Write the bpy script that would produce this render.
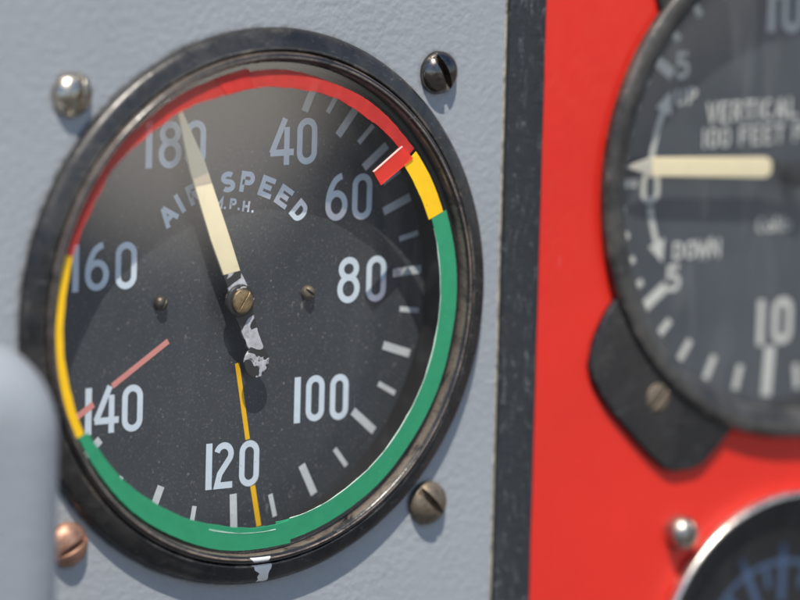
import bpy, bmesh, math, random
from mathutils import Vector, Matrix
R_ = math.radians
S = 0.001                       # everything is measured in millimetres on the panel
random.seed(7)
scene = bpy.context.scene
C = scene.collection
for o in list(bpy.data.objects):
    bpy.data.objects.remove(o)

# panel coordinates: X right, Y up, Z out of the panel  ->  Blender (x, -z, y), metres
def P(x, y, z=0.0):
    return Vector((x * S, -z * S, y * S))

# ------------------------------------------------------------------ camera
cam_d = bpy.data.cameras.new('camera')
cam = bpy.data.objects.new('camera', cam_d); C.objects.link(cam); scene.camera = cam
rx, ry, rz = 0.152456811, 0.632822778, -0.0256848722
Mx = Matrix.Rotation(rx, 3, 'X'); My = Matrix.Rotation(ry, 3, 'Y'); Mz = Matrix.Rotation(rz, 3, 'Z')
RR = Mz @ Mx @ My
def pv(v): return Vector((v[0], -v[2], v[1]))
cx, cy, cz = pv(RR[0]), pv(RR[1]), pv(RR[2])
mat = Matrix((cx, cy, cz)).transposed().to_4x4()
mat.translation = P(-520.6, 140.77, 744.28)
cam.matrix_world = mat
cam_d.sensor_width = 36.0
cam_d.lens = 6500 / 800 * 36
cam_d.clip_start = 0.05; cam_d.clip_end = 100
cam_d.dof.use_dof = True
cam_d.dof.focus_distance = 0.925
cam_d.dof.aperture_fstop = 9.5
cam_d.dof.aperture_blades = 9

# ------------------------------------------------------------------ world and sun
SUN = Vector((-0.62, 2.24, 1.0)).normalized()       # panel coordinates, towards the sun
sun_w = pv(SUN)
world = bpy.data.worlds.new('World'); scene.world = world; world.use_nodes = True
wt = world.node_tree; wn = wt.nodes; wl = wt.links
bg = wn['Background']
sky = wn.new('ShaderNodeTexSky'); sky.sky_type = 'NISHITA'; sky.sun_disc = False
sky.sun_elevation = math.asin(sun_w.z)
sky.sun_rotation = math.atan2(sun_w.x, sun_w.y)
sky.air_density = 1.0; sky.dust_density = 0.6; sky.ozone_density = 5.0
# below the horizon: the sunlit ground; near it an added bright patch that the glass reflects as haze
geo = wn.new('ShaderNodeTexCoord')
sep = wn.new('ShaderNodeSeparateXYZ'); wl.new(geo.outputs['Generated'], sep.inputs[0])
mr = wn.new('ShaderNodeMapRange'); mr.interpolation_type = 'SMOOTHSTEP'
mr.inputs['From Min'].default_value = -0.06; mr.inputs['From Max'].default_value = 0.01
wl.new(sep.outputs['Z'], mr.inputs['Value'])
mx = wn.new('ShaderNodeMix'); mx.data_type = 'RGBA'
mx.inputs['A'].default_value = (1.3, 1.3, 1.35, 1)
wl.new(mr.outputs[0], mx.inputs['Factor']); wl.new(sky.outputs[0], mx.inputs['B'])
hz = pv(Vector((0.50, 0.045, 0.86)).normalized())
dt = wn.new('ShaderNodeVectorMath'); dt.operation = 'DOT_PRODUCT'
wl.new(geo.outputs['Generated'], dt.inputs[0]); dt.inputs[1].default_value = hz
m2 = wn.new('ShaderNodeMapRange'); m2.interpolation_type = 'SMOOTHSTEP'
m2.inputs['From Min'].default_value = math.cos(R_(11.0)); m2.inputs['From Max'].default_value = math.cos(R_(2.0))
wl.new(dt.outputs['Value'], m2.inputs['Value'])
gl = wn.new('ShaderNodeMix'); gl.data_type = 'RGBA'; gl.blend_type = 'ADD'
gl.inputs['Factor'].default_value = 1
gc = wn.new('ShaderNodeVectorMath'); gc.operation = 'SCALE'; gc.inputs[0].default_value = (33, 30, 26.5)
wl.new(m2.outputs[0], gc.inputs['Scale'])
wl.new(mx.outputs['Result'], gl.inputs['A']); wl.new(gc.outputs[0], gl.inputs['B'])
wl.new(gl.outputs['Result'], bg.inputs['Color'])
bg.inputs['Strength'].default_value = 0.115

sd = bpy.data.lights.new('sun', 'SUN'); sd.energy = 4.7; sd.angle = R_(0.53); sd.color = (1.0, 0.93, 0.83)
so = bpy.data.objects.new('sun', sd); C.objects.link(so)
so.rotation_euler = sun_w.to_track_quat('Z', 'Y').to_euler()
so.location = (0, -1, 1)

vs = scene.view_settings
vs.view_transform = 'Standard'; vs.look = 'None'; vs.gamma = 1.0; vs.exposure = 0.28
scene.render.engine = 'CYCLES'
scene.render.resolution_x = 1024; scene.render.resolution_y = 768
scene.cycles.transparent_max_bounces = 16

# ------------------------------------------------------------------ materials
def lin(r, g, b):
    f = lambda c: (c / 255 / 12.92) if c / 255 <= 0.04045 else ((c / 255 + 0.055) / 1.055) ** 2.4
    return (f(r), f(g), f(b), 1)

class Mat:
    def __init__(self, name, color=(.5, .5, .5), rough=.5, metal=0., spec=.5):
        self.m = bpy.data.materials.new(name); self.m.use_nodes = True
        self.t = self.m.node_tree; self.n = self.t.nodes; self.l = self.t.links
        self.b = self.n['Principled BSDF']
        self.b.inputs['Base Color'].default_value = (*color[:3], 1)
        self.b.inputs['Roughness'].default_value = rough
        self.b.inputs['Metallic'].default_value = metal
        self.b.inputs['Specular IOR Level'].default_value = spec
        self.tc = self.n.new('ShaderNodeTexCoord')
    def noise(self, scale, detail=4, rough=.55, dist=0., stretch=None, lac=2.0):
        n = self.n.new('ShaderNodeTexNoise')
        n.inputs['Scale'].default_value = scale * 1000      # scale given per millimetre
        n.inputs['Detail'].default_value = detail; n.inputs['Roughness'].default_value = rough
        n.inputs['Distortion'].default_value = dist
        if stretch:
            mp = self.n.new('ShaderNodeMapping'); mp.inputs['Scale'].default_value = stretch[:3]
            if len(stretch) > 3: mp.inputs['Rotation'].default_value = (0, stretch[3], 0)
            self.l.new(self.tc.outputs['Object'], mp.inputs[0]); self.l.new(mp.outputs[0], n.inputs['Vector'])
        else:
            self.l.new(self.tc.outputs['Object'], n.inputs['Vector'])
        return n.outputs['Fac']
    def voro(self, scale, feature='F1'):
        n = self.n.new('ShaderNodeTexVoronoi'); n.feature = feature
        n.inputs['Scale'].default_value = scale * 1000
        self.l.new(self.tc.outputs['Object'], n.inputs['Vector'])
        return n.outputs['Distance']
    def rng(self, src, a, b, c=0., d=1.):
        n = self.n.new('ShaderNodeMapRange')
        n.inputs['From Min'].default_value = a; n.inputs['From Max'].default_value = b
        n.inputs['To Min'].default_value = c; n.inputs['To Max'].default_value = d
        self.l.new(src, n.inputs['Value']); return n.outputs[0]
    def math(self, op, a, b):
        n = self.n.new('ShaderNodeMath'); n.operation = op
        for i, v in enumerate((a, b)):
            if isinstance(v, (int, float)): n.inputs[i].default_value = v
            else: self.l.new(v, n.inputs[i])
        return n.outputs[0]
    def mix(self, f, a, b):
        n = self.n.new('ShaderNodeMix'); n.data_type = 'RGBA'
        self.l.new(f, n.inputs['Factor'])
        for k, v in (('A', a), ('B', b)):
            if isinstance(v, tuple): n.inputs[k].default_value = (*v[:3], 1)
            else: self.l.new(v, n.inputs[k])
        return n.outputs['Result']
    def color(self, s): self.l.new(s, self.b.inputs['Base Color']); return self
    def rough(self, s): self.l.new(s, self.b.inputs['Roughness']); return self
    def metal(self, s): self.l.new(s, self.b.inputs['Metallic']); return self
    def bump(self, src, dist_mm, strength=1.0):
        n = self.n.new('ShaderNodeBump'); n.inputs['Distance'].default_value = dist_mm * S
        n.inputs['Strength'].default_value = strength
        self.l.new(src, n.inputs['Height'])
        prev = self.b.inputs['Normal'].links
        if prev: self.l.new(prev[0].from_socket, n.inputs['Normal'])
        self.l.new(n.outputs[0], self.b.inputs['Normal']); return self
    def radius(self):                                    # distance from the object's own axis, mm
        sp = self.n.new('ShaderNodeSeparateXYZ'); self.l.new(self.tc.outputs['Object'], sp.inputs[0])
        a = self.math('POWER', sp.outputs['X'], 2.0); b = self.math('POWER', sp.outputs['Z'], 2.0)
        return self.math('MULTIPLY', self.math('SQRT', self.math('ADD', a, b), 0), 1000.0)

def painted(name, col, dark, peel=.05, rough=.5, seats=()):
    M = Mat(name, col, rough, 0, .32)
    n1 = M.noise(.035, 5, .6)
    base = M.mix(M.rng(n1, .3, .7), col, dark)
    sp = M.rng(M.noise(1.6, 2, .5), .74, .80)            # tiny grime specks
    sp = M.math('MULTIPLY', sp, .35)
    base = M.mix(sp, base, (.12, .11, .10))
    nick = M.math('MULTIPLY', M.rng(M.voro(.16), .040, .022), M.rng(M.noise(.11, 2), .5, .56))     # rare pale nicks
    scr = M.math('MULTIPLY', M.rng(M.noise(.35, 3, .6, 1.4, (1, 1, .12, .6)), .72, .75), .22)      # faint scratches
    M.color(M.mix(M.math('MAXIMUM', M.math('MULTIPLY', nick, .55), scr), base, (.55, .53, .50)))
    if seats:
        tot = None
        for (x, y, rad) in seats:
            vm = M.n.new('ShaderNodeVectorMath'); vm.operation = 'DISTANCE'
            M.l.new(M.tc.outputs['Object'], vm.inputs[0]); vm.inputs[1].default_value = (x * S, 0, y * S)
            d = M.math('MULTIPLY', vm.outputs['Value'], 1000.0)
            e = M.rng(d, rad + .75, rad + .05)
            tot = e if tot is None else M.math('MAXIMUM', tot, e)
        g = M.math('MULTIPLY', tot, M.rng(M.noise(.55, 4, .65), .38, .66))
        col0 = M.b.inputs['Base Color'].links[0].from_socket
        M.color(M.mix(M.math('MULTIPLY', g, .75), col0, (.09, .08, .065)))
    M.rough(M.rng(M.noise(.3, 4), .3, .7, rough - .08, rough + .12))
    M.bump(M.math('MULTIPLY', M.noise(.85, 1.5, .45), M.rng(M.noise(.06, 3), .3, .7, .6, 1.2)), peel * 2.4, 1.0)
    M.bump(M.noise(3.0, 2, .5), peel * .12, 1.0)
    return M

m_grey = painted('grey_enamel', (.315, .338, .358), (.285, .308, .330), .06, .42, [(-31.8, 31.6, 3.1), (30.9, 31.6, 3.1), (30.9, -31.1, 3.15), (-31.2, -31.5, 3.15), (-.3, -.2, 39.6)])
m_red = painted('red_enamel', (.72, .026, .014), (.63, .023, .013), .014, .42, [(77.9, -39.8, 2.5)])
m_cover = painted('pale_grey_enamel', (.285, .31, .335), (.25, .275, .30), .05, .42)
m_edge = Mat('bare_panel_edge', (.42, .38, .29), .55)
m_edge.color(m_edge.mix(m_edge.rng(m_edge.noise(.8, 4), .4, .65), (.50, .46, .36), (.20, .18, .15)))

m_strip = Mat('scuffed_black_rubber', (.012, .012, .013), .5)
sc = m_strip.rng(m_strip.noise(.42, 6, .7, 1.6, (1.6, 1, .5, .3)), .55, .66)
fn = m_strip.rng(m_strip.noise(4.0, 2, .5), .45, .62)
m_strip.color(m_strip.mix(m_strip.math('MULTIPLY', sc, m_strip.math('MULTIPLY', fn, .55)), (.019, .022, .026), (.34, .36, .38)))
m_strip.bump(m_strip.noise(.9, 5, .65), .22, .8)
m_strip.bump(m_strip.noise(4, 2, .5), .03, .7)

def bezel_mat(name, black, bare, edges, rough=.38, amount=.5, wear=(.50, .66)):
    """worn black enamel: bare metal shows at the raised rims (radii in mm) and in chips"""
    M = Mat(name, black, rough)
    r = M.radius()
    tot = None
    nz = M.noise(.22, 6, .7, .6)
    for (re, wd, k) in edges:
        d = M.math('ABSOLUTE', M.math('SUBTRACT', r, re), 0)
        e = M.math('MULTIPLY', M.rng(d, wd, 0), k)
        tot = e if tot is None else M.math('MAXIMUM', tot, e)
    w = M.math('MULTIPLY', tot, M.rng(nz, *wear)) if tot is not None else M.rng(nz, .9, 1)
    chips = M.rng(M.noise(.75, 4, .6), .69, .73)
    w = M.math('MAXIMUM', w, M.math('MULTIPLY', chips, .5))
    dust = M.rng(M.noise(.12, 6, .7, .4), .40, .72)
    scr = M.rng(M.noise(1.1, 3, .6, .8, (.35, 1, 1.6, .5)), .63, .68)
    c0 = M.mix(M.math('MULTIPLY', dust, amount), black, (.10, .095, .085))
    c0 = M.mix(M.math('MULTIPLY', scr, .25), c0, (.22, .22, .22))
    M.color(M.mix(w, c0, bare))
    M.metal(M.math('MULTIPLY', w, .8))
    M.rough(M.rng(M.noise(.5, 5, .6), .3, .75, rough - .1, rough + .2))
    M.bump(M.noise(.45, 5, .6), .10, .7)
    M.bump(M.noise(2.4, 3, .6), .03, .6)
    return M

m_bezel = bezel_mat('worn_black_bezel', (.012, .012, .013), (.26, .23, .19), [(36.85, .35, .8), (39.3, .5, .25)], .30, .38)
m_ring = bezel_mat('worn_ring_enamel', (.010, .010, .012), (.40, .32, .26), [(35.12, .22, 1.2), (35.75, .20, .9), (36.35, .2, .5)], .22, .22, (.34, .62))
m_vbezel = bezel_mat('black_bezel_satin', (.028, .027, .026), (.3, .27, .23), [(39.2, .6, .5)], .36, .75)
m_gbezel = bezel_mat('black_bezel_silver_edge', (.016, .016, .017), (.66, .63, .57), [(26.35, .55, 1.6)], .28, .2, (.2, .5))
m_cast = bezel_mat('black_cast_flange', (.012, .012, .014), (.5, .45, .38), [(55, .1, .1)], .36, .2)
m_well = Mat('dark_instrument_case', (.012, .012, .013), .45)
m_well.bump(m_well.noise(1.2, 3), .04, .5)

def dial_mat(name, c1=(.036, .041, .048), dustk=1.0):
    M = Mat(name, c1, .52, 0, .4)
    cloud = M.rng(M.noise(.06, 5, .65, .5), .35, .75)
    base = M.mix(cloud, c1, tuple(v * 1.35 for v in c1))
    fine = M.rng(M.noise(2.3, 3, .75), .55, .72)                # fine grain of settled dust
    spk = M.rng(M.voro(.85), .17, .08)                         # isolated specks
    gate = M.rng(M.noise(.5, 3, .7), .46, .66)
    spk = M.math('MULTIPLY', spk, gate)
    fl = M.rng(M.noise(.9, 3, .6, 1.2, (1, 1, .45, .7)), .68, .73)       # short fibres and scratches
    base = M.mix(M.math('MULTIPLY', fine, .30 * dustk), base, (.28, .27, .25))
    base = M.mix(M.math('MULTIPLY', spk, .55 * dustk), base, (.36, .35, .32))
    big = M.math('MULTIPLY', M.rng(M.voro(.30), .085, .045), M.rng(M.noise(.35, 3, .7), .5, .6))
    base = M.mix(M.math('MULTIPLY', big, .5 * dustk), base, (.33, .33, .32))
    base = M.mix(M.math('MULTIPLY', fl, .35 * dustk), base, (.30, .29, .26))
    M.color(base); M.bump(M.noise(2.2, 3), .02, .5)
    return M
m_dial = dial_mat('dusty_matt_black_dial')
m_vdial = dial_mat('matt_charcoal_dial', (.044, .054, .066), .4)
m_gdial = dial_mat('black_dial', (.008, .008, .009), .2)

def paint(name, col, rough=.5, var=.12, chip=None):
    M = Mat(name, col, rough)
    c = M.mix(M.rng(M.noise(.5, 5, .6), .3, .7), col, tuple(v * (1 - var) for v in col))
    if chip:
        c = M.mix(M.rng(M.noise(1.9, 3, .6), .70, .73), c, chip)
    M.color(c); M.bump(M.noise(1.3, 3), .02, .5)
    return M
m_num = paint('pale_blue_grey_numeral_paint', (.66, .745, .815), .55, .10, (.22, .25, .28))
m_tick = paint('pale_grey_tick_paint', (.64, .67, .68), .6, .18, (.2, .2, .2))
m_vnum = paint('cream_grey_marking_paint', (.66, .66, .60), .6, .1)
m_gnum = paint('blue_marking_paint', (.05, .095, .19), .6, .1)
m_cream = paint('cream_luminous_paint', (.96, .82, .52), .5, .06, (.50, .42, .27))
m_tan = paint('bare_grey_pointer_tip', (.60, .56, .47), .45, .1)
m_tred = paint('red_tape', (.80, .055, .045), .45, .25, (.6, .16, .13))
m_mred = paint('bright_red_tape', (1.0, .075, .05), .4, .05)
def thin(M, k, tint):
    # thin plastic film: part of the light goes through it
    n, l = M.n, M.l
    tr = n.new('ShaderNodeBsdfTransparent'); tr.inputs[0].default_value = (*tint, 1)
    mxs = n.new('ShaderNodeMixShader'); mxs.inputs[0].default_value = k
    l.new(M.b.outputs[0], mxs.inputs[1]); l.new(tr.outputs[0], mxs.inputs[2]); l.new(mxs.outputs[0], n['Material Output'].inputs['Surface'])
thin(m_tred, .35, (1, .75, .7)); thin(m_mred, .5, (1, .8, .75))
m_tyel = paint('yellow_tape', (.95, .56, .012), .42, .08, (.55, .36, .05))
m_tgrn = paint('green_tape', (.035, .31, .15), .42, .12, (.12, .40, .25))
m_lip = Mat('painted_light_tape_edge', (.50, .66, .56), .5)  # sunlit thickness of the green tape, put into the colour
m_lipr = Mat('painted_light_red_tape_edge', (.9, .5, .45), .5)  # light on the red marker's upper edge, painted as a pale tone
m_lyel = paint('yellow_line_paint', (.90, .50, .01), .5, .05)
for _m in (m_tred, m_mred, m_tyel, m_tgrn, m_lyel): _m.b.inputs['Specular IOR Level'].default_value = .25
m_pink = paint('faded_red_line_paint', (.72, .28, .24), .6, .12, (.6, .42, .38))
m_wit = paint('white_witness_paint', (.80, .80, .78), .6, .12, (.45, .45, .44))

m_chip = Mat('chipped_black_over_white', (.02, .02, .02), .5)
ch = m_chip.rng(m_chip.noise(.27, 3.0, .5, .5), .53, .55)
m_chip.color(m_chip.mix(ch, (.024, .023, .023), m_chip.mix(m_chip.rng(m_chip.noise(1.1, 4, .7), .35, .7), (.60, .61, .64), (.30, .29, .29))))
m_chip.bump(ch, .06, .6)
m_hubk = Mat('hub_black_with_specks', (.02, .02, .02), .45)
ch = m_hubk.rng(m_hubk.noise(.75, 3, .55, .8), .60, .63)
m_hubk.color(m_hubk.mix(ch, (.024, .023, .022), (.45, .44, .42)))

def metal(name, c1, c2, rough, grime=(.05, .04, .03), gk=.5, scale=.5, met=1.0):
    M = Mat(name, c1, rough, met)
    n = M.rng(M.noise(scale, 5, .65, .6), .35, .65)
    g = M.math('MULTIPLY', M.rng(M.noise(scale * 1.7, 5, .7, .5), .5, .68), gk)
    M.color(M.mix(g, M.mix(n, c1, c2), grime))
    M.rough(M.rng(M.noise(scale * 2, 4), .3, .7, max(.05, rough - .1), rough + .15))
    M.bump(M.noise(1.4, 4, .6), .05, .6)
    return M
m_nickel = metal('worn_nickel', (.62, .56, .47), (.40, .34, .26), .24, (.10, .08, .05), .7, .4)
m_black_s = metal('dark_polished_steel', (.22, .20, .18), (.12, .11, .10), .2, (.03, .025, .02), .4, .5)
m_brown_s = metal('dull_brown_steel', (.23, .185, .13), (.15, .12, .09), .5, (.07, .055, .04), .5, .5, .6)
m_copper = metal('copper_coloured_metal', (.50, .29, .20), (.36, .20, .14), .5, (.12, .075, .05), .7, .5, .75)
m_brass = metal('tarnished_brass', (.36, .26, .14), (.24, .17, .09), .42, (.05, .035, .02), .8, .8, .8)
m_blk_i = metal('black_iron', (.06, .055, .05), (.15, .12, .09), .4, (.02, .02, .02), .5, .8, .6)
m_steel = metal('plain_steel', (.50, .46, .40), (.35, .32, .28), .34, (.06, .05, .04), .5, .4)

def glass_mat(name, dust=.03):
    m = bpy.data.materials.new(name); m.use_nodes = True
    t = m.node_tree; n = t.nodes; l = t.links
    n.remove(n['Principled BSDF']); out = n['Material Output']
    tr = n.new('ShaderNodeBsdfTransparent'); tr.inputs[0].default_value = (.97, .975, .97, 1)
    gs = n.new('ShaderNodeBsdfGlossy'); gs.inputs['Roughness'].default_value = .035
    df = n.new('ShaderNodeBsdfDiffuse'); df.inputs[0].default_value = (.55, .54, .52, 1)
    # Schlick reflectance, the same from either side of the pane
    gm = n.new('ShaderNodeNewGeometry'); dp = n.new('ShaderNodeVectorMath'); dp.operation = 'DOT_PRODUCT'
    l.new(gm.outputs['Normal'], dp.inputs[0]); l.new(gm.outputs['Incoming'], dp.inputs[1])
    ab = n.new('ShaderNodeMath'); ab.operation = 'ABSOLUTE'; l.new(dp.outputs['Value'], ab.inputs[0])
    iv = n.new('ShaderNodeMath'); iv.operation = 'SUBTRACT'; iv.inputs[0].default_value = 1; l.new(ab.outputs[0], iv.inputs[1])
    pw = n.new('ShaderNodeMath'); pw.operation = 'POWER'; l.new(iv.outputs[0], pw.inputs[0]); pw.inputs[1].default_value = 5
    fr = n.new('ShaderNodeMath'); fr.operation = 'MULTIPLY_ADD'; l.new(pw.outputs[0], fr.inputs[0]); fr.inputs[1].default_value = .955; fr.inputs[2].default_value = .045
    tc = n.new('ShaderNodeTexCoord'); nz = n.new('ShaderNodeTexNoise')
    nz.inputs['Scale'].default_value = 55; nz.inputs['Detail'].default_value = 6; nz.inputs['Roughness'].default_value = .7
    l.new(tc.outputs['Object'], nz.inputs[0])
    mr = n.new('ShaderNodeMapRange'); mr.inputs['From Min'].default_value = .3; mr.inputs['From Max'].default_value = .75
    mr.inputs['To Min'].default_value = dust * .5; mr.inputs['To Max'].default_value = dust * 1.6
    l.new(nz.outputs['Fac'], mr.inputs['Value'])
    mp = n.new('ShaderNodeMapping'); mp.inputs['Scale'].default_value = (1, 1, .16); mp.inputs['Rotation'].default_value = (0, .9, 0)
    l.new(tc.outputs['Object'], mp.inputs[0])
    n2 = n.new('ShaderNodeTexNoise'); n2.inputs['Scale'].default_value = 260; n2.inputs['Detail'].default_value = 5; n2.inputs['Distortion'].default_value = .8
    l.new(mp.outputs[0], n2.inputs[0])
    r2 = n.new('ShaderNodeMapRange'); r2.inputs['From Min'].default_value = .52; r2.inputs['From Max'].default_value = .8
    r2.inputs['To Min'].default_value = 0; r2.inputs['To Max'].default_value = dust * 2.2
    l.new(n2.outputs['Fac'], r2.inputs['Value'])
    n3 = n.new('ShaderNodeTexNoise'); n3.inputs['Scale'].default_value = 700; n3.inputs['Detail'].default_value = 2; n3.inputs['Distortion'].default_value = 1.4
    mq = n.new('ShaderNodeMapping'); mq.inputs['Scale'].default_value = (1, 1, .06); mq.inputs['Rotation'].default_value = (0, -.5, 0)
    l.new(tc.outputs['Object'], mq.inputs[0]); l.new(mq.outputs[0], n3.inputs[0])
    r3 = n.new('ShaderNodeMapRange'); r3.inputs['From Min'].default_value = .755; r3.inputs['From Max'].default_value = .78
    r3.inputs['To Max'].default_value = .07; l.new(n3.outputs['Fac'], r3.inputs['Value'])
    ad = n.new('ShaderNodeMath'); ad.operation = 'ADD'; l.new(mr.outputs[0], ad.inputs[0]); l.new(r2.outputs[0], ad.inputs[1])
    ae = n.new('ShaderNodeMath'); ae.operation = 'ADD'; l.new(ad.outputs[0], ae.inputs[0]); l.new(r3.outputs[0], ae.inputs[1])
    m1 = n.new('ShaderNodeMixShader'); l.new(ae.outputs[0], m1.inputs[0]); l.new(tr.outputs[0], m1.inputs[1]); l.new(df.outputs[0], m1.inputs[2])
    m2 = n.new('ShaderNodeMixShader'); l.new(fr.outputs[0], m2.inputs[0]); l.new(m1.outputs[0], m2.inputs[1]); l.new(gs.outputs[0], m2.inputs[2])
    l.new(m2.outputs[0], out.inputs['Surface'])
    return m
m_glass = glass_mat('dusty_cover_glass', .010)
m_vglass = glass_mat('hazy_cover_glass', .045)

# ------------------------------------------------------------------ mesh helpers
def finish(name, bm, m, parent=None, loc=None, sharp=38, label=None):
    bmesh.ops.remove_doubles(bm, verts=bm.verts, dist=1e-7)
    bmesh.ops.recalc_face_normals(bm, faces=bm.faces)
    for f in bm.faces: f.smooth = True
    for e in bm.edges:
        if len(e.link_faces) == 2 and e.calc_face_angle(0) > R_(sharp): e.smooth = False
    me = bpy.data.meshes.new(name); bm.to_mesh(me); bm.free()
    o = bpy.data.objects.new(name, me); C.objects.link(o)
    for mm in (m if isinstance(m, (list, tuple)) else [m]):
        me.materials.append(mm.m if isinstance(mm, Mat) else mm)
    if loc is not None: o.location = loc
    if parent: o.parent = parent
    if label: o['label'] = label
    return o
def tag(o, label, cat=None, group=None, kind=None):
    o['label'] = label
    if cat: o['category'] = cat
    if group: o['group'] = group
    if kind: o['kind'] = kind
    return o
def empty(name, x, y, z=0):
    o = bpy.data.objects.new(name, None); C.objects.link(o); o.location = P(x, y, z); o.empty_display_size = .005
    return o

def lathe(prof, seg=192, wob=0.0, closed=False):
    bm = bmesh.new(); rings = []
    for (r, z) in prof:
        ring = []
        for i in range(seg):
            a = 2 * math.pi * i / seg
            rr = r + (wob * math.sin(a * 3 + r) if wob else 0)
            ring.append(bm.verts.new(P(rr * math.cos(a), rr * math.sin(a), z)))
        rings.append(ring)
    n = len(rings)
    for k in range(n if closed else n - 1):
        A, B = rings[k], rings[(k + 1) % n]
        for i in range(seg):
            j = (i + 1) % seg
            bm.faces.new((A[i], A[j], B[j], B[i]))
    return bm
def smooth_profile(pts, sub=4):
    out = []
    n = len(pts)
    for i in range(n - 1):
        p0 = pts[max(i - 1, 0)]; p1 = pts[i]; p2 = pts[i + 1]; p3 = pts[min(i + 2, n - 1)]
        for k in range(sub):
            t = k / sub
            f = lambda a, b, c, d: .5 * (2*b + (c-a)*t + (2*a-5*b+4*c-d)*t*t + (-a+3*b-3*c+d)*t**3)
            out.append((f(p0[0], p1[0], p2[0], p3[0]), f(p0[1], p1[1], p2[1], p3[1])))
    out.append(pts[-1]); return out

def disc(bm, cx_, cy_, r, z, seg=96, rings=1, zf=None):
    c = bm.verts.new(P(cx_, cy_, zf(0) if zf else z)); prev = None
    for k in range(1, rings + 1):
        rr = r * k / rings; zz = zf(rr) if zf else z
        ring = [bm.verts.new(P(cx_ + rr * math.cos(2*math.pi*i/seg), cy_ + rr * math.sin(2*math.pi*i/seg), zz)) for i in range(seg)]
        for i in range(seg):
            j = (i + 1) % seg
            if prev is None: bm.faces.new((c, ring[i], ring[j]))
            else: bm.faces.new((prev[i], ring[i], ring[j], prev[j]))
        prev = ring

def ribbon(bm, pts, w, z, closed=False, w2=None, th=0.0):
    """flat painted stroke with mitred joints"""
    n = len(pts); L = []; Rr = []
    for i in range(n):
        p = Vector(pts[i])
        a = Vector(pts[i - 1]) if (i > 0 or closed) else None
        b = Vector(pts[(i + 1) % n]) if (i < n - 1 or closed) else None
        d1 = (p - a).normalized() if a is not None else (b - p).normalized()
        d2 = (b - p).normalized() if b is not None else d1
        t = (d1 + d2)
        t = t.normalized() if t.length > 1e-6 else d1
        nn = Vector((-t.y, t.x)); k = max(.35, nn.dot(Vector((-d1.y, d1.x))))
        ww = w if w2 is None else w + (w2 - w) * i / (n - 1)
        o = nn * (ww / 2 / k)
        L.append(bm.verts.new(P(p.x + o.x, p.y + o.y, z))); Rr.append(bm.verts.new(P(p.x - o.x, p.y - o.y, z)))
    m = n if closed else n - 1
    fs = []
    for i in range(m):
        j = (i + 1) % n
        fs.append(bm.faces.new((Rr[i], Rr[j], L[j], L[i])))
    if th:
        g = bmesh.ops.extrude_face_region(bm, geom=fs)
        for v in g['geom']:
            if isinstance(v, bmesh.types.BMVert): v.co += P(0, 0, th)

def arc(cx_, cy_, rx_, ry_, a0, a1, n=14):
    return [(cx_ + rx_ * math.cos(R_(a0 + (a1 - a0) * i / n)), cy_ + ry_ * math.sin(R_(a0 + (a1 - a0) * i / n))) for i in range(n + 1)]

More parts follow.
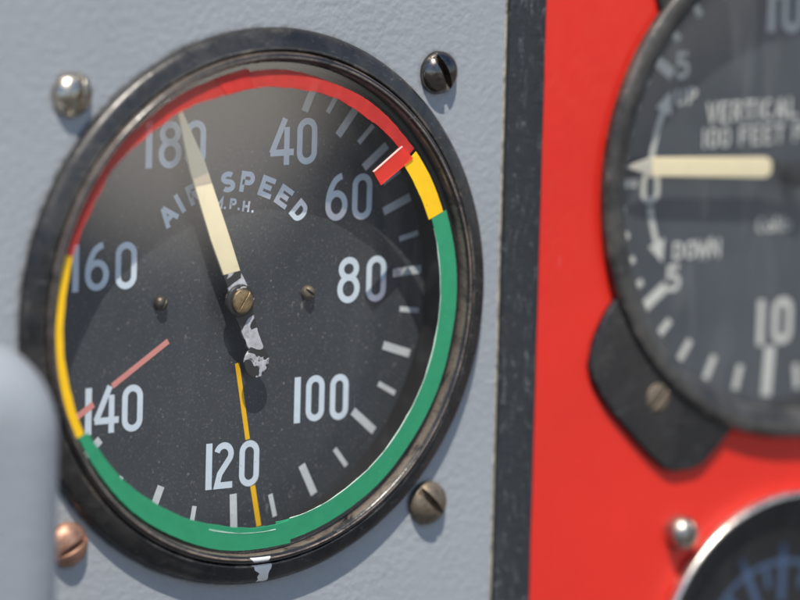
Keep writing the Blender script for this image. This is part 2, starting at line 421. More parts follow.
def glyph(ch, w, h, s):
    """centre lines of a character in a box w x h about its centre, stroke s -> [(points, closed)]"""
    X = w / 2 - s / 2; Y = h / 2 - s / 2; W = w / 2; H = h / 2
    r = min(X, Y)
    if ch == '0' or ch == 'O':
        return [(arc(0, Y - r, r, r, 0, 180) + arc(0, -Y + r, r, r, 180, 360), True)]
    if ch == '1' or ch == 'I': return [([(0, -H), (0, H)], False)]
    if ch == '8':
        yt = Y - X * .86; rt = X * .88; yb = -Y + X
        hy = (h / 2 - s) * .10 + 0.02 * h
        rt_y = (Y - hy) / 2; rb_y = (Y + hy) / 2
        return [(arc(0, Y - rt_y, rt, rt_y, 0, 360, 30)[:-1], True), (arc(0, -Y + rb_y, X, rb_y, 0, 360, 30)[:-1], True)]
    if ch == '6':
        rb = (Y * .60)
        loop = arc(0, -Y + rb, X, rb, 0, 360, 30)[:-1]
        arm = [(-X * 1.0, -Y + rb), (-X * .96, -Y * .02), (-X * .72, Y * .40), (-X * .28, Y * .80), (X * .22, Y * 1.0), (X * .62, Y * 1.06)]
        return [(loop, True), (smooth(arm), False)]
    if ch == '2':
        ry_ = X * 1.0
        p = arc(0, Y - ry_, X, ry_, 165, -38, 16) + [(-X * .55, -Y * .42), (-X * .92, -Y)]
        return [(p + [(X * 1.25, -Y)], False)]
    if ch == '4':
        by = -H + h * .27
        return [([(W * .28, H), (-X, by), ], False), ([(-X - s * .25, by), (W, by)], False), ([(W * .42, H * .62), (W * .42, -H)], False)]
    if ch == '5':
        rb = Y * .62
        return [([(X, Y), (-X * .8, Y), (-X * .9, Y * .12)] + arc(-X * .1, -Y + rb, X * 1.1, rb, 120, -150, 16), False)]
    if ch == 'A': return [([(-W + s*.4, -H), (0, H - s*.2)], False), ([(0, H - s*.2), (W - s*.4, -H)], False), ([(-W * .55, -H * .35), (W * .55, -H * .35)], False)]
    if ch == 'R': return [([(-X, -H), (-X, Y), (X * .3, Y)] + arc(X * .3, Y * .5, X * .7, Y * .5, 80, -90, 8) + [(-X, 0)], False), ([(0, 0), (X, -H)], False)]
    if ch == 'P': return [([(-X, -H), (-X, Y), (X * .3, Y)] + arc(X * .3, Y * .46, X * .7, Y * .54, 80, -90, 8) + [(-X, -Y * .08)], False)]
    if ch == 'D': return [([(-X, -Y), (-X, Y), (0, Y)] + arc(0, 0, X, Y, 75, -75, 10) + [(0, -Y)], True)]
    if ch == 'E': return [([(W, Y), (-X, Y), (-X, -Y), (W, -Y)], False), ([(-X, 0), (W * .7, 0)], False)]
    if ch == 'F': return [([(W, Y), (-X, Y), (-X, -H)], False), ([(-X, 0), (W * .7, 0)], False)]
    if ch == 'L': return [([(-X, H), (-X, -Y), (W, -Y)], False)]
    if ch == 'T': return [([(-W, Y), (W, Y)], False), ([(0, Y), (0, -H)], False)]
    if ch == 'H': return [([(-X, -H), (-X, H)], False), ([(X, -H), (X, H)], False), ([(-X, 0), (X, 0)], False)]
    if ch == 'M': return [([(-X, -H), (-X, H * .9), (0, -H * .3), (X, H * .9), (X, -H)], False)]
    if ch == 'N': return [([(-X, -H), (-X, H * .9), (X, -H * .9), (X, H)], False)]
    if ch == 'V': return [([(-W + s * .4, H), (0, -H + s * .3), (W - s * .4, H)], False)]
    if ch == 'W': return [([(-W, H), (-W * .5, -H + s * .3), (0, H * .5), (W * .5, -H + s * .3), (W, H)], False)]
    if ch == 'U': return [([(-X, H)] + arc(0, -Y + r, X, r, 180, 360) + [(X, H)], False)]
    if ch == 'C': return [(arc(0, 0, X, Y, 50, 310, 18), False)]
    if ch == 'S':
        a = arc(0, Y * .52, X, Y * .48, 35, 255, 14); b = arc(0, -Y * .50, X, Y * .50, 80, -145, 14)
        return [(a + b, False)]
    if ch == '.': return [([(-s * .5, -H + s * .5), (s * .5, -H + s * .5)], False)]
    if ch == 'a': return [(arc(0, -Y * .45, X, Y * .55, 0, 360, 16)[:-1], True), ([(X, Y * .15), (X, -H)], False)]
    if ch == 'l': return [([(0, -H), (0, H)], False)]
    if ch == 'i': return [([(0, -H), (0, Y * .15)], False), ([(0, Y * .5), (0, Y * .8)], False)]
    if ch == 'b': return [(arc(0, -Y * .45, X, Y * .55, 0, 360, 16)[:-1], True), ([(-X, H), (-X, -H)], False)]
    return []
def smooth(p, sub=5): return smooth_profile(p, sub)

def draw(bm, ch, x, y, w, h, s, z, rot=0.0):
    c, sn = math.cos(rot), math.sin(rot)
    for i, (pts, closed) in enumerate(glyph(ch, w, h, s)):
        q = [(x + a * c - b * sn, y + a * sn + b * c) for a, b in pts]
        ribbon(bm, q, s, z + .008 * i, closed)

def sector(bm, r0, r1, a0, a1, zf, th=.13, n=None, jit=0.05, cap=0.0, taper=None, otaper=None):
    """a strip of tape laid along an arc; zf(r) is the surface it sticks to"""
    n = n or max(6, int(abs(a1 - a0) * 1.2))
    g = []
    ph = random.uniform(0, 9)
    base0, base1 = r0, r1
    for i in range(n + 1):
        a = R_(a0 + (a1 - a0) * i / n)
        r0 = base0 + (taper(i / n) if taper else 0)
        r1 = base1 + (otaper(i / n) if otaper else 0)
        j0 = jit * (math.sin(i * .23 + ph) + .5 * math.sin(i * .71 + ph * 2) + random.uniform(-.45, .45))
        j1 = jit * (math.sin(i * .19 + ph * 3) + random.uniform(-.45, .45))
        row = []
        for (rr, up) in ((r0 + j0, 0), (r0 + j0 + .03, 1), ((r0 + r1) / 2, 1), (r1 + j1 - .03, 1), (r1 + j1, 0)):
            da = cap * ((rr - r0) / (r1 - r0)) if i in (0, n) else 0
            row.append(bm.verts.new(P(rr * math.cos(a + da), rr * math.sin(a + da), zf(rr) + (th if up else .015))))
        g.append(row)
    for i in range(n):
        for k in range(4):
            bm.faces.new((g[i][k], g[i][k + 1], g[i + 1][k + 1], g[i + 1][k]))
    for row in (g[0], g[-1]):
        bm.faces.new(row)

def plate(bm, pts, z0, z1, bev=0.0):
    """a flat plate of outline pts between z0 and z1, its upper edge drawn in by bev"""
    n = len(pts)
    c = Vector((sum(p[0] for p in pts) / n, sum(p[1] for p in pts) / n))
    lo = [bm.verts.new(P(x, y, z0)) for x, y in pts]
    def inset(d):
        out = []
        area = sum(pts[i][0] * pts[(i+1) % n][1] - pts[(i+1) % n][0] * pts[i][1] for i in range(n))
        sg = 1 if area > 0 else -1
        for i in range(n):
            a, p, b = Vector(pts[i-1]), Vector(pts[i]), Vector(pts[(i+1) % n])
            d1 = (p - a).normalized(); d2 = (b - p).normalized(); t = (d1 + d2).normalized()
            nn = Vector((-t.y, t.x)) * sg; k = max(.5, nn.dot(Vector((-d1.y, d1.x)) * sg))
            out.append(p + nn * d / k)
        return out
    rings = [lo]
    if bev:
        for t in [i / 8 for i in range(9)]:
            a = t * math.pi / 2
            q = inset(bev * (1 - math.cos(a))); zz = z1 - bev + bev * math.sin(a)
            rings.append([bm.verts.new(P(v.x, v.y, zz)) for v in q])
    else:
        rings.append([bm.verts.new(P(x, y, z1)) for x, y in pts])
    for A, B in zip(rings, rings[1:]):
        for i in range(n):
            j = (i + 1) % n; bm.faces.new((A[i], A[j], B[j], B[i]))
    bm.faces.new(rings[-1]); bm.faces.new(list(reversed(lo)))

def holed_rect(bm, x0, x1, y0, y1, hx, hy, hr, z0=-2.5, z1=0.0, n=160, sides='lrtb', cham=0.0):
    """rectangular sheet with a round hole; the walls of the hole are built too"""
    ang = sorted([2 * math.pi * i / n for i in range(n)] + [math.atan2(y - hy, x - hx) % (2 * math.pi) for x in (x0, x1) for y in (y0, y1)])
    inn, out, inb = [], [], []
    for a in ang:
        c, s = math.cos(a), math.sin(a)
        t = min([((x1 if c > 0 else x0) - hx) / c if abs(c) > 1e-9 else 1e9, ((y1 if s > 0 else y0) - hy) / s if abs(s) > 1e-9 else 1e9])
        inn.append(bm.verts.new(P(hx + hr * c, hy + hr * s, z1))); inb.append(bm.verts.new(P(hx + hr * c, hy + hr * s, z0)))
        out.append(bm.verts.new(P(hx + t * c, hy + t * s, z1)))
    m = len(ang)
    for i in range(m):
        j = (i + 1) % m
        bm.faces.new((inn[i], out[i], out[j], inn[j])); bm.faces.new((inn[i], inn[j], inb[j], inb[i]))

# ------------------------------------------------------------------ the panels
bm = bmesh.new()
EX = 42.75
holed_rect(bm, -160, EX, -130, 130, -.3, -.2, 36.5)
def quad(bm, pts, mi=0):
    f = bm.faces.new([bm.verts.new(P(*p)) for p in pts]); f.material_index = mi; return f
# worn bare edge towards the strip: a small rounded chamfer, then the cut side
n = 260
prev = None
for i in range(n + 1):
    y = -130 + 260 * i / n
    e = EX + random.uniform(-.05, .05) * (0 if i in (0, n) else 1)
    row = [bm.verts.new(P(EX, y, 0)), bm.verts.new(P(e + .28, y, -.03)), bm.verts.new(P(EX + .62, y, -.22)), bm.verts.new(P(EX + .64, y, -2.5))]
    if prev:
        for k in range(3):
            f = bm.faces.new((prev[k], prev[k + 1], row[k + 1], row[k])); f.material_index = 1
    prev = row
quad(bm, [(-160, -130, 0), (-160, 130, 0), (-160, 130, -2.5), (-160, -130, -2.5)])
grey = finish('grey_panel', bm, [m_grey, m_edge])
tag(grey, 'pale blue grey painted metal panel with orange peel texture, holding the large dial', 'panel', kind='structure')

VX, VY, GX, GY = 100.3, 12.5, 99.4, -61.65
bm = bmesh.new()
holed_rect(bm, 50.0, 170, -33, 130, VX, VY, 37.0)
holed_rect(bm, 50.0, 170, -130, -33, GX, GY, 24.5)
quad(bm, [(50, -130, 0), (50, 130, 0), (50, 130, -2.5), (50, -130, -2.5)])
red = finish('red_panel', bm, m_red)
tag(red, 'bright red painted metal panel to the right of the black strip', 'panel', kind='structure')

# dark closed box behind the panels
bm = bmesh.new()
plate(bm, [(-160, -130), (170, -130), (170, 130), (-160, 130)], -90, -60)
back = finish('panel_backing', bm, m_well)
tag(back, 'dark closed back of the instrument panel', 'panel backing', kind='structure')

# black strip
bm = bmesh.new()
prof = [(43.42, -2.2), (43.45, .10), (43.6, .32), (43.95, .42), (46.6, .46), (49.6, .42), (50.0, .30), (50.2, .08), (50.22, -.3)]
prev = None
for i in range(301):
    y = -130 + 260 * i / 300
    k = .06 * math.sin(i * .37) + random.uniform(-.04, .04)
    row = [bm.verts.new(P(x + (k if q in (0, 1, 2) else -k * .6 if q > 5 else 0) * .6, y, z + (random.uniform(-.02, .02) if 2 < q < 6 else 0))) for q, (x, z) in enumerate(prof)]
    if prev:
        for q in range(len(prof) - 1): bm.faces.new((prev[q], prev[q + 1], row[q + 1], row[q]))
    prev = row
strip = finish('divider_strip', bm, m_strip)
tag(strip, 'scuffed black rubber strip between the grey panel and the red panel', 'rubber strip')

# ------------------------------------------------------------------ screws
def screw_bm(R0, H, slot_w, slot_d, ang, edge=.45, pw=2.2):
    def dome(x, y):
        q = min(1.0, (x * x + y * y) / R0 / R0)
        return edge + (H - edge) * (1 - q ** (pw / 2)) ** .62
    floor = H - slot_d
    hw = slot_w / 2
    xs = [-R0 * math.cos(math.pi * i / 22) for i in range(23)]
    xs = [x for x in xs if abs(x) > hw + .08]
    cols = [(x, 0) for x in xs if x < 0] + [(-hw - .05, 0), (-hw, 2), (-hw, 1), (0, 1), (hw, 1), (hw, 2), (hw + .05, 0)] + [(x, 0) for x in xs if x > 0]
    bm = bmesh.new(); c, s = math.cos(ang), math.sin(ang); N = 22; G = []
    # the slot runs along local y; ang is its direction from +x
    ca, sa = math.cos(ang - math.pi / 2), math.sin(ang - math.pi / 2)
    for (x, k) in cols:
        L = math.sqrt(max(R0 * R0 - x * x, 1e-4)); col = []
        for j in range(N + 1):
            y = -L * math.cos(math.pi * j / N)
            z = dome(x, y)
            if k == 2: z -= .06
            if k == 1: z = min(z - .05, floor)
            col.append((x * ca - y * sa, x * sa + y * ca, z))
        G.append([bm.verts.new(P(*p)) for p in col])
    for A, B in zip(G, G[1:]):
        for j in range(N): bm.faces.new((A[j], A[j + 1], B[j + 1], B[j]))
    rim = [G[i][0] for i in range(len(G))] + G[-1][1:] + [G[i][N] for i in range(len(G) - 2, -1, -1)] + list(reversed(G[0][1:-1]))
    low = []
    for v in rim: low.append(bm.verts.new(Vector((v.co.x, .0002, v.co.z))))
    for i in range(len(rim)):
        j = (i + 1) % len(rim)
        try: bm.faces.new((rim[i], rim[j], low[j], low[i]))
        except ValueError: pass
    return bm
for (x, y, a, m, r, lab) in [
        (-31.8, 31.6, 74, m_nickel, 3.1, 'shiny worn nickel screw beside the upper left rim of the large dial'),
        (30.9, 31.6, -64, m_black_s, 3.1, 'glossy dark slotted screw on grey paint by the red and yellow tape end'),
        (30.9, -31.1, -47, m_brown_s, 3.15, 'dull brown slotted screw on grey paint beside the lower right rim'),
        (-31.2, -31.5, 27, m_copper, 3.15, 'copper coloured slotted screw half hidden by the blurred grey cover')]:
    o = finish('panel_screw', screw_bm(r, 2.3, 1.05, 1.35, R_(a)), m, None, P(x, y, 0), 30)
    tag(o, lab, 'screw', 'slotted screws around the large dial')
o = finish('panel_screw', screw_bm(2.5, 3.2, .9, .9, R_(80), 1.2), m_steel, None, P(77.9, -39.8, 0), 30)
tag(o, 'small blurred steel screw on the red panel above the lowest dial', 'screw')

# ------------------------------------------------------------------ airspeed indicator
GZ, SAG, GR = 1.95, 1.5, 35.1
def gz(r): return GZ + SAG * (1 - (r / GR) ** 2)
ai = empty('airspeed_indicator', -.3, -.2, 0)
tag(ai, 'large round black airspeed dial with red, yellow and green tape round its glass', 'airspeed dial')
CX, CY = -.3, -.2            # local origin of the instrument

prof = smooth_profile([(36.9, 0.02), (39.2, 0.02)], 1) + smooth_profile([(39.55, .1), (39.75, .55), (39.65, 1.15), (39.2, 1.75), (38.4, 2.2), (37.5, 2.5), (36.95, 2.62), (36.7, 2.5), (36.6, 2.1), (36.58, 1.4)], 5)
finish('bezel', lathe(prof, 256, .03), m_bezel, ai)
prof = smooth_profile([(36.56, 1.2), (36.52, 2.3), (36.35, 3.0), (36.0, 3.35), (35.6, 3.35), (35.3, 3.05), (35.14, 2.5), (35.08, 1.5)], 5)
finish('retaining_ring', lathe(prof, 256, .02), m_ring, ai)
DZ = -6.0
prof = [(35.2, 1.5), (34.35, 1.35), (34.3, 1.0), (34.3, .4), (34.3, DZ + .8), (34.25, DZ + .3), (34.2, DZ - .3)]
finish('case_wall', lathe(prof, 192), m_well, ai)
bm = bmesh.new(); disc(bm, 0, 0, 35.0, 0, 160, 18, zf=gz)
finish('cover_glass', bm, m_glass, ai)
bm = bmesh.new(); disc(bm, 0, 0, 34.5, DZ, 128, 6)
dial = finish('dial_face', bm, m_dial, ai)

# numerals: (text, [(char, x, y, w)]) in panel millimetres measured on the dial plane
NUM = {
 '180': [('1', -14.65, 22.95, 1.2), ('8', -11.09, 22.75, 3.9), ('0', -6.75, 22.65, 3.5)],
 '40': [('4', 8.06, 22.1, 4.3), ('0', 12.51, 21.97, 3.5)],
 '60': [('6', 17.93, 13.50, 3.9), ('0', 22.44, 13.37, 3.5)],
 '80': [('8', 20.41, 1.37, 3.95), ('0', 25.30, 1.25, 3.5)],
 '100': [('1', 11.85, -15.50, 1.2), ('0', 14.98, -15.45, 3.25), ('0', 19.23, -15.60, 3.25)],
 '120': [('1', -3.31, -23.92, 1.2), ('2', -.75, -23.93, 3.4), ('0', 3.67, -24.0, 3.45)],
 '140': [('1', -24.03, -14.31, 1.2), ('4', -21.05, -14.26, 4.3), ('0', -16.61, -14.37, 3.5)],
 '160': [('1', -26.60, 6.19, 1.2), ('6', -23.01, 6.16, 4.0), ('0', -18.13, 6.05, 3.6)]}
for t, lst in NUM.items():
    bm = bmesh.new()
    for (ch, x, y, w) in lst: draw(bm, ch, x - CX, y - CY, w, 6.7, .94 if ch != '1' else 1.08, DZ + .04)
    finish('numeral', bm, m_num, dial, label='pale blue grey numeral %s' % t)
DX, DY = -.35 - CX, .4 - CY
bm = bmesh.new()
for ch, a in zip('AIR', (131.4, 122.6, 113.0)):
    draw(bm, ch, DX + 16.5 * math.cos(R_(a)), DY + 16.5 * math.sin(R_(a)), 2.75 if ch == 'A' else 2.3, 3.0, .72, DZ + .04, R_(a - 90))
for ch, a in zip('SPEED', (92.4, 80.8, 68.6, 56.8, 44.3)):
    draw(bm, ch, DX + 16.5 * math.cos(R_(a)), DY + 16.5 * math.sin(R_(a)), 2.4, 3.0, .74, DZ + .04, R_(a - 90))
finish('dial_lettering', bm, m_num, dial, label='curved pale lettering AIR SPEED')
bm = bmesh.new()
for ch, x, y, w in (('M', -2.6, 13.95, 1.5), ('.', -1.45, 13.8, .5), ('P', -.1, 13.7, 1.15), ('.', .95, 13.5, .5), ('H', 2.15, 13.2, 1.25), ('.', 3.35, 13.0, .5)):
    draw(bm, ch, x - CX, y - CY, w, 1.55, .36, DZ + .04, R_(-8))
finish('dial_lettering', bm, m_num, dial, label='small pale lettering M.P.H.')
ticks = [(64.6, 1), (50.4, 1), (36.8, 1), (21.6, 1), (2.9, 1), (-18.3, 1), (-39.6, 1), (-62.5, 1), (-87.3, 1), (-112.8, 1), (-138.9, 1), (-190.6, 1), (111.7, 1),
         (57.3, 0), (43.5, 0), (29.2, 0), (12.1, 0), (-7.4, 0), (-28.8, 0), (-51.1, 0), (-75.0, 0), (-100.1, 0), (-126.1, 0), (-151.5, 0), (-164.9, 0), (-177.5, 0)]
for a, mj in ticks:
    c, s = math.cos(R_(a)), math.sin(R_(a)); r0 = (28.65 if mj else 30.25) if a not in (111.7, -164.9, -177.5, -190.6) else 30.6
    bm = bmesh.new()
    ribbon(bm, [(DX + r0 * c, DY + r0 * s), (DX + 33.7 * c, DY + 33.7 * s)], 1.22 if mj else .78, DZ + .04)
    finish('tick_mark', bm, m_tick, dial)
# radial lines painted on the dial: the yellow one stops either side of the 0 of 120, the pink one either side of 140
bm = bmesh.new(); ribbon(bm, [(1.19 - CX, -9.29 - CY), (3.3 - CX, -20.5 - CY)], .78, DZ + .06)
ribbon(bm, [(4.35 - CX, -27.3 - CY), (5.6 - CX, -33.3 - CY)], .85, DZ + .06)
finish('dial_line', bm, m_lyel, dial, label='thin yellow radial line down to the green tape')
bm = bmesh.new(); ribbon(bm, [(-10.75 - CX, -5.23 - CY), (-20.11 - CX, -10.95 - CY)], .85, DZ + .06)
ribbon(bm, [(-23.2 - CX, -13.3 - CY), (-26.6 - CX, -15.3 - CY)], .95, DZ + .06)
finish('dial_line', bm, m_pink, dial, label='faded pink radial line through 140')
# dial screws
for x, y, m, a in ((-12.35, .35, m_blk_i, 60), (13.1, .05, m_brown_s, -40)):
    finish('dial_screw', screw_bm(1.05, 1.25, .34, .5, R_(a), .5), m, ai, P(x - CX, y - CY, DZ), 30)

# pointer
PZ = -3.4
pt = [(-11.6, 27.7), (-10.85, 27.85), (-6.76, 20.29), (-2.11, 8.97), (-.35, 4.45), (-3.25, 4.0), (-5.54, 9.2), (-9.38, 19.45)]
pt = [(x - CX, y - CY) for x, y in pt]
bm = bmesh.new(); plate(bm, pt, PZ - .3, PZ, .10)
ptr = finish('pointer', bm, m_cream, ai, label='cream pointer blade aimed between 180 and 40')
hx, hy = -.35 - CX, .15 - CY
bm = bmesh.new()
tail = [(-3.25, 4.02), (-.35, 4.47), (1.1, 2.0), (1.9, -.6), (2.9, -4.4), (4.0, -6.8)]
loop = arc(2.85, -8.9, 2.15, 2.25, 55, -235, 22)
tl = [(-3.25, 4.0), (-2.3, 1.8), (-1.7, -.9), (-.2, -3.8), (1.2, -6.6)]
outl = [(x - CX, y - CY) for x, y in (tail[:-1] + loop + list(reversed(tl[1:])))]
plate(bm, outl, PZ - .32, PZ - .02, .08)
finish('counterweight_tail', bm, m_chip, ptr, label='black tail with chipped white patches')
bm = lathe(smooth_profile([(0.01, PZ + .42), (1.6, PZ + .42), (2.15, PZ + .36), (2.35, PZ + .15), (2.35, PZ - .3), (1.3, PZ - .4), (1.2, DZ)], 3), 48)
for v in bm.verts: v.co += P(hx, hy, 0)
finish('hub', bm, m_hubk, ptr)
finish('hub_screw', screw_bm(1.75, .62, .26, .22, R_(55), .40, 6), m_brass, ptr, P(hx + .05, hy, PZ + .36), 30)

# tapes on the glass
def tape(m, label, *a, **k):
    bm = bmesh.new(); sector(bm, *a, zf=gz, **k); return finish('range_tape', bm, m, ai, label=label, sharp=60)
tape(m_tred, 'long dull red tape arc over the top of the glass', 31.45, 34.7, 163.4, 39.6, jit=.09, taper=lambda t: 1.95 * (1 - min(1, max(0, (t - .18) / .36))) ** 1.2, otaper=lambda t: -1.15 * min(1, max(0, (t - .25) / .5)))
bm = bmesh.new(); sector(bm, 31.55, 34.4, 103, 94.5, zf=lambda r: gz(r) + .14, th=.1, jit=.08, cap=.04)
finish('tape_patch', bm, m_tred, ai, label='small overlapping piece of red tape at the top', sharp=60)
tape(m_tyel, 'short yellow tape at the upper right', 30.55, 33.5, 38.6, 20.9, jit=.03)
tape(m_tgrn, 'wide green tape along the lower right', 31.05, 34.1, 20.8, -84.5, jit=.05)
bm = bmesh.new(); sector(bm, 31.25, 34.6, -80.5, -152.4, zf=lambda r: gz(r) + .14, jit=.06, taper=lambda t: 1.75 * max(0, (t - .35) / .65) ** 1.3)
finish('range_tape', bm, m_tgrn, ai, label='green tape along the lower left', sharp=60)
tape(m_tyel, 'narrow yellow tape on the left', 33.5, 34.85, -152.5, -196.4, jit=.05)
bm = bmesh.new()
sector(bm, 32.0, 32.12, -84.8, -105.5, zf=lambda r: gz(r) + .26, th=.05, jit=.03)
sector(bm, 31.0, 31.08, 18, -80.0, zf=lambda r: gz(r), th=.15, jit=.05)
finish('tape_edge_highlight', bm, m_lip, ai, label='pale line painted for light along the green tape edge', sharp=60)
G0 = gz(29)
q = [(18.0, 18.2), (23.33, 21.49), (25.16, 19.80), (19.3, 16.3)]
q = [(x - CX, y - CY) for x, y in q]
bm = bmesh.new(); vv = []
plate(bm, q, 0, .22)
for v in bm.verts:
    r = math.hypot(v.co.x, v.co.z) * 1000; v.co += P(0, 0, gz(r) + (.16 if r > 31 else .04))
rm = finish('red_line_marker', bm, m_mred, ai, label='bright red rectangle of tape pointing in from the rim')
bm = bmesh.new(); ribbon(bm, [(17.95 - CX, 18.3 - CY), (23.2 - CX, 21.6 - CY)], .14, 0, th=.3)
for v in bm.verts:
    r = math.hypot(v.co.x, v.co.z) * 1000; v.co += P(0, 0, gz(r) + .03)
finish('tape_edge_highlight', bm, m_lipr, rm)

# white witness paint across ring and bezel
def surf(r):
    if r > 36.57:
        pts = [(36.6, 2.1), (36.7, 2.5), (36.95, 2.62), (37.5, 2.5), (38.4, 2.2), (39.2, 1.75), (39.65, 1.15), (39.72, .8)]
    else:
        pts = [(35.08, 1.9), (35.14, 2.5), (35.3, 3.05), (35.6, 3.35), (36.0, 3.35), (36.35, 3.0), (36.52, 2.3), (36.56, 1.9)]
    for (a, b), (c, d) in zip(pts, pts[1:]):
        if r <= c: return b + (d - b) * max(0, (r - a)) / (c - a)
    return pts[-1][1]
def daub(r0, r1, left, right, n=10, k=12):
    bm = bmesh.new(); G = []
    for i in range(n + 1):
        r = r0 + (r1 - r0) * i / n; t = i / n
        a0 = left(t); a1 = right(t)
        G.append([bm.verts.new(P(r * math.cos(R_(a0 + (a1 - a0) * j / k)), r * math.sin(R_(a0 + (a1 - a0) * j / k)), surf(r) + .05)) for j in range(k + 1)])
    for A, B in zip(G, G[1:]):
        for j in range(k): bm.faces.new((A[j], A[j + 1], B[j + 1], B[j]))
    return bm
finish('witness_mark', daub(35.14, 36.4, lambda t: -94.1 + 2.6 * t, lambda t: -87.9 + .3 * math.sin(t * 5)), m_wit, ai, label='white paint dab on the inner ring')
bm = daub(36.75, 39.5, lambda t: -91.9 + 2.3 * min(1, t * 2) + .25 * math.sin(t * 17), lambda t: -86.6 - .5 * t + .2 * math.sin(t * 9))
finish('witness_mark', bm, m_wit, ai, label='white paint dab with a ragged lower end on the bezel')

# ------------------------------------------------------------------ vertical speed indicator
vi = empty('vertical_speed_indicator', VX, VY, 0)
tag(vi, 'blurred round black vertical speed dial on the red panel, its pointer at 0', 'vertical speed dial')
ear = [(-35.6, -15.2), (-37.9, -18.0), (-40.0, -21.8), (-40.9, -26.6), (-37.3, -32.0), (-29.6, -39.6), (-25.2, -43.0), (-19.4, -42.7), (-15.7, -39.6), (-13.0, -37.0)]
def round_outline(pts, it=2):
    for _ in range(it):
        q = []
        for i in range(len(pts)):
            a, b = pts[i], pts[(i + 1) % len(pts)]
            q += [(a[0] * .82 + b[0] * .18, a[1] * .82 + b[1] * .18), (a[0] * .18 + b[0] * .82, a[1] * .18 + b[1] * .82)]
        pts = q
    return pts
def ear_pts(sx, sy):
    q = [(x * sx, y * sy) for x, y in ear] + [(-12 * sx, -35 * sy), (-35 * sx, -8 * sy)]
    q = round_outline(q, 1)
    return q if sx * sy > 0 else list(reversed(q))
for sx, sy in ((1, 1), (1, -1), (-1, 1), (-1, -1)):
    bm = bmesh.new()
    kx = 1.0 if sy == 1 else .965
    q = [Vector((x * kx, y * kx)) for x, y in ear_pts(sx, sy)]
    if sy == -1: q = [Matrix.Rotation(R_(-17 * sx), 2) @ p for p in q]
    plate(bm, [(p.x, p.y) for p in q], .02, 1.1, .5)
    # keep the window clear: push anything inside the bezel out to it
    for v in bm.verts:
        x, y = v.co.x * 1000, v.co.z * 1000; r = math.hypot(x, y)
        if r < 37.6: v.co.x *= 37.6 / r; v.co.z *= 37.6 / r
    finish('mounting_ear', bm, m_cast, vi)
prof = smooth_profile([(36.5, .02), (39.2, .02)], 1) + smooth_profile([(39.3, .3), (39.5, .9), (39.45, 1.6), (39.1, 2.0), (38.4, 2.15), (37.2, 2.0), (36.2, 1.5), (35.4, .9), (35.2, -.2)], 4)
finish('bezel', lathe(prof, 224), m_vbezel, vi)
VDZ = -5.3
finish('case_wall', lathe([(35.3, .3), (35.2, -.5), (34.9, -.8), (34.8, VDZ - .4)], 160), m_well, vi)
bm = bmesh.new(); disc(bm, 0, 0, 35.3, 0, 128, 10, zf=lambda r: .4 + .5 * (1 - (r / 35.3) ** 2))
finish('cover_glass', bm, m_vglass, vi)
bm = bmesh.new(); disc(bm, 0, 0, 34.9, VDZ, 128, 6)
vd = finish('dial_face', bm, m_vdial, vi)
K = 1.008
vt = VDZ + .05
def vtick(a, r0, r1, w):
    c, s = math.cos(R_(a)), math.sin(R_(a)); bm = bmesh.new()
    ribbon(bm, [(r0 * c, r0 * s), (r1 * c, r1 * s)], w, vt); finish('tick_mark', bm, m_vnum, vd)
vtick(180, 28.3, 32.8, 1.3)
for sg in (1, -1):
    for k in range(1, 5): vtick(sg * (180 - 7.3 * k), 30.4, 32.7, 1.05)
    vtick(sg * 144.3, 27.2, 32.3, 1.75)
    for a in (135.0, 125.0, 114.5, 104.0, 83.0, 72.5, 62.0, 51.5): vtick(sg * a, 29.8, 33.6, 1.15)
    vtick(sg * 93.4, 26.5, 34.1, 1.9)
    vtick(sg * 41.0, 27.2, 33.5, 1.75)
def vtext(label, items, m=m_vnum):
    bm = bmesh.new()
    for (ch, x, y, w, h, s, rot) in items: draw(bm, ch, x, y, w, h, s, vt, rot)
    finish('numeral' if label[0].isdigit() else 'dial_lettering', bm, m, vd, label='pale blurred ' + label)
vtext('10 at the bottom of the scale', [('1', -3.55, -22.75, 1.3, 7.0, 1.25, 0), ('0', .65, -22.7, 3.9, 7.2, 1.2, 0)])
vtext('10 at the top of the scale', [('1', -3.45, 24.9, 1.3, 7.0, 1.25, 0), ('0', .6, 24.7, 3.9, 7.2, 1.2, 0)])
vtext('5 near the top of the scale', [('5', -20.2, 17.2, 2.5, 4.1, .7, 0)])
vtext('5 on the lower left of the scale', [('5', -20.7, -14.8, 2.7, 4.1, .75, 0)])
vtext('0 on the left of the scale', [('0', -25.6, -.8, 3.5, 5.0, .85, 0)])
vtext('lettering UP', [('U', -20.5, 12.4, 1.8, 2.5, .5, 0), ('P', -18.2, 12.5, 1.7, 2.5, .5, 0)])
vtext('lettering DOWN', [(c_, -19.9 + 2.35 * i, -10.7 - .0 * i, 1.9 if c_ != 'W' else 2.4, 2.7, .5, 0) for i, c_ in enumerate('DOWN')])
def line(word, x0, y, adv, w, h, s):
    out = []; x = x0
    for c_ in word:
        if c_ == ' ': x += adv * .6; continue
        ww = w * (.35 if c_ in 'I1il' else 1.0)
        out.append((c_, x + ww / 2, y, ww, h, s, 0)); x += ww + adv - w
    return out
vtext('lettering VERTICAL SPEED', line('VERTICAL SPEED', -15.3, 9.75, 2.42, 1.95, 3.1, .50))
vtext('lettering 100 FEET PER MIN', line('100 FEET PER MIN', -15.9, 5.95, 2.28, 1.8, 2.9, .42))
vtext('lettering Calib', line('Calib', -4.9, -7.8, 1.75, 1.45, 2.3, .34))
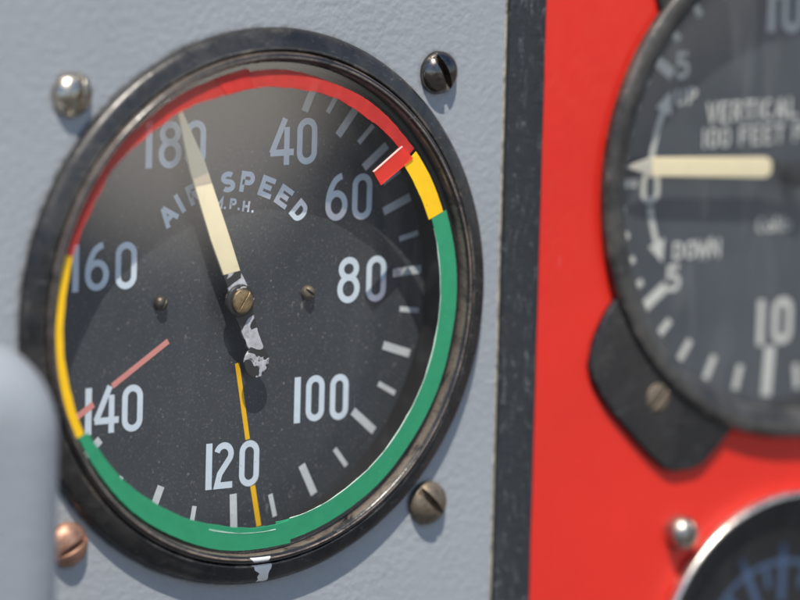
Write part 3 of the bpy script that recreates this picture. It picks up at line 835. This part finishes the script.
# the two direction arrows
for lab, a0, a1 in (('arrow pointing up', 173.5, 155.5), ('arrow pointing down', 188.5, 201.5)):
    bm = bmesh.new()
    p = [(25.8 * math.cos(R_(a0 + (a1 - a0) * i / 10)), 25.8 * math.sin(R_(a0 + (a1 - a0) * i / 10))) for i in range(11)]
    ribbon(bm, p, .95, vt)
    d = (Vector(p[-1]) - Vector(p[-2])).normalized(); nn = Vector((-d.y, d.x)); e = Vector(p[-1])
    f = bm.faces.new([bm.verts.new(P(v.x, v.y, vt + .01)) for v in (e + nn * 1.6 - d * .3, e - nn * 1.6 - d * .3, e + d * 3.0)])
    finish('direction_arrow', bm, m_vnum, vd, label='curved ' + lab)
bm = bmesh.new()
vz = -2.0
n0 = [(-28.3, 3.2), (-28.3, 5.35), (-5.4, 3.55), (-4.5, 2.9), (-4.35, 1.6), (-5.1, .8)]
n0 = [(-27.4, .95), (-5.6, -.55), (-4.6, .1), (-4.6, 1.9), (-5.6, 2.55), (-27.4, 3.75)]
plate(bm, [(x - 0.5, y + .45) for x, y in n0], vz - .35, vz, .1)
vp = finish('pointer', bm, m_cream, vi, label='cream pointer bar')
bm = bmesh.new(); plate(bm, [(-33.0 , 3.0), (-27.92, 1.40), (-27.92, 4.20)], vz - .35, vz - .01, .1)
finish('pointer_tip', bm, m_tan, vp)
bm = bmesh.new(); plate(bm, [(-5.4, 1.3), (0, -.6), (8, -.8), (8, .8), (0, 1.2), (-5.4, 2.5)], vz - .36, vz - .06, .05)
finish('counterweight_tail', bm, m_well, vp)
bm = lathe([(.01, vz + .7), (1.7, vz + .5), (2.0, vz + .3), (2.0, vz - .4), (1.2, vz - .5), (1.2, VDZ)], 40); finish('hub', bm, m_well, vp)
o = finish('flange_screw', screw_bm(2.2, .45, .7, .4, R_(45), .15, 5), m_brown_s, None, P(72.4, -18.9, .95), 30)
tag(o, 'steel slotted screw in the black ear below the blurred vertical speed dial', 'screw')

# ------------------------------------------------------------------ lowest gauge
ga = empty('small_gauge', GX, GY, 0)
tag(ga, 'dark blurred gauge with blue markings and silver edge at the lower right corner', 'gauge')
prof = smooth_profile([(24.0, .02), (26.1, .02)], 1) + smooth_profile([(26.35, .3), (26.5, 1.6), (26.4, 2.2), (26.0, 2.5), (25.4, 2.3)], 4) + [(21.0, .6), (20.6, .2), (20.5, -2.0)]
finish('bezel', lathe(prof, 200), m_gbezel, ga)
bm = bmesh.new(); disc(bm, 0, 0, 21.0, -1.6, 96, 4); gd = finish('dial_face', bm, m_gdial, ga)
bm = bmesh.new(); disc(bm, 0, 0, 21.0, .45, 96, 4); finish('cover_glass', bm, m_glass, ga)
bm = bmesh.new(); ribbon(bm, arc(0, 0, 15.1, 15.1, 175, 20, 60), .75, -1.55); finish('scale_arc', bm, m_gnum, gd)
for a, r0, r1, w in ((116, 9.5, 17.9, 1.2), (89, 9.0, 17.9, 1.25), (102, 11.4, 14.6, 1.0), (134, 11.4, 14.6, 1.0), (71, 11.4, 14.6, 1.0), (56, 9.5, 17.9, 1.2), (150, 9.5, 17.9, 1.2)):
    c, s = math.cos(R_(a)), math.sin(R_(a)); bm = bmesh.new()
    ribbon(bm, [(r0 * c, r0 * s), (r1 * c, r1 * s)], w, -1.53); finish('tick_mark', bm, m_gnum, gd)

# ------------------------------------------------------------------ blurred cover in the foreground
bm = bmesh.new()
x0, x1, y0, y1, rc = -150, -46.6, -125, 2.6, 14
out = [(x0, y0), (x1, y0)] + arc(x1 - rc, y1 - rc, rc, rc, 0, 90, 16) + [(x0, y1)]
N_ = len(out)
plate(bm, out, 0.02, 28, 10.0)
cv = finish('grey_cover', bm, m_cover, sharp=60)
tag(cv, 'blurred pale grey rounded cover standing out in front at the lower left', 'cover')
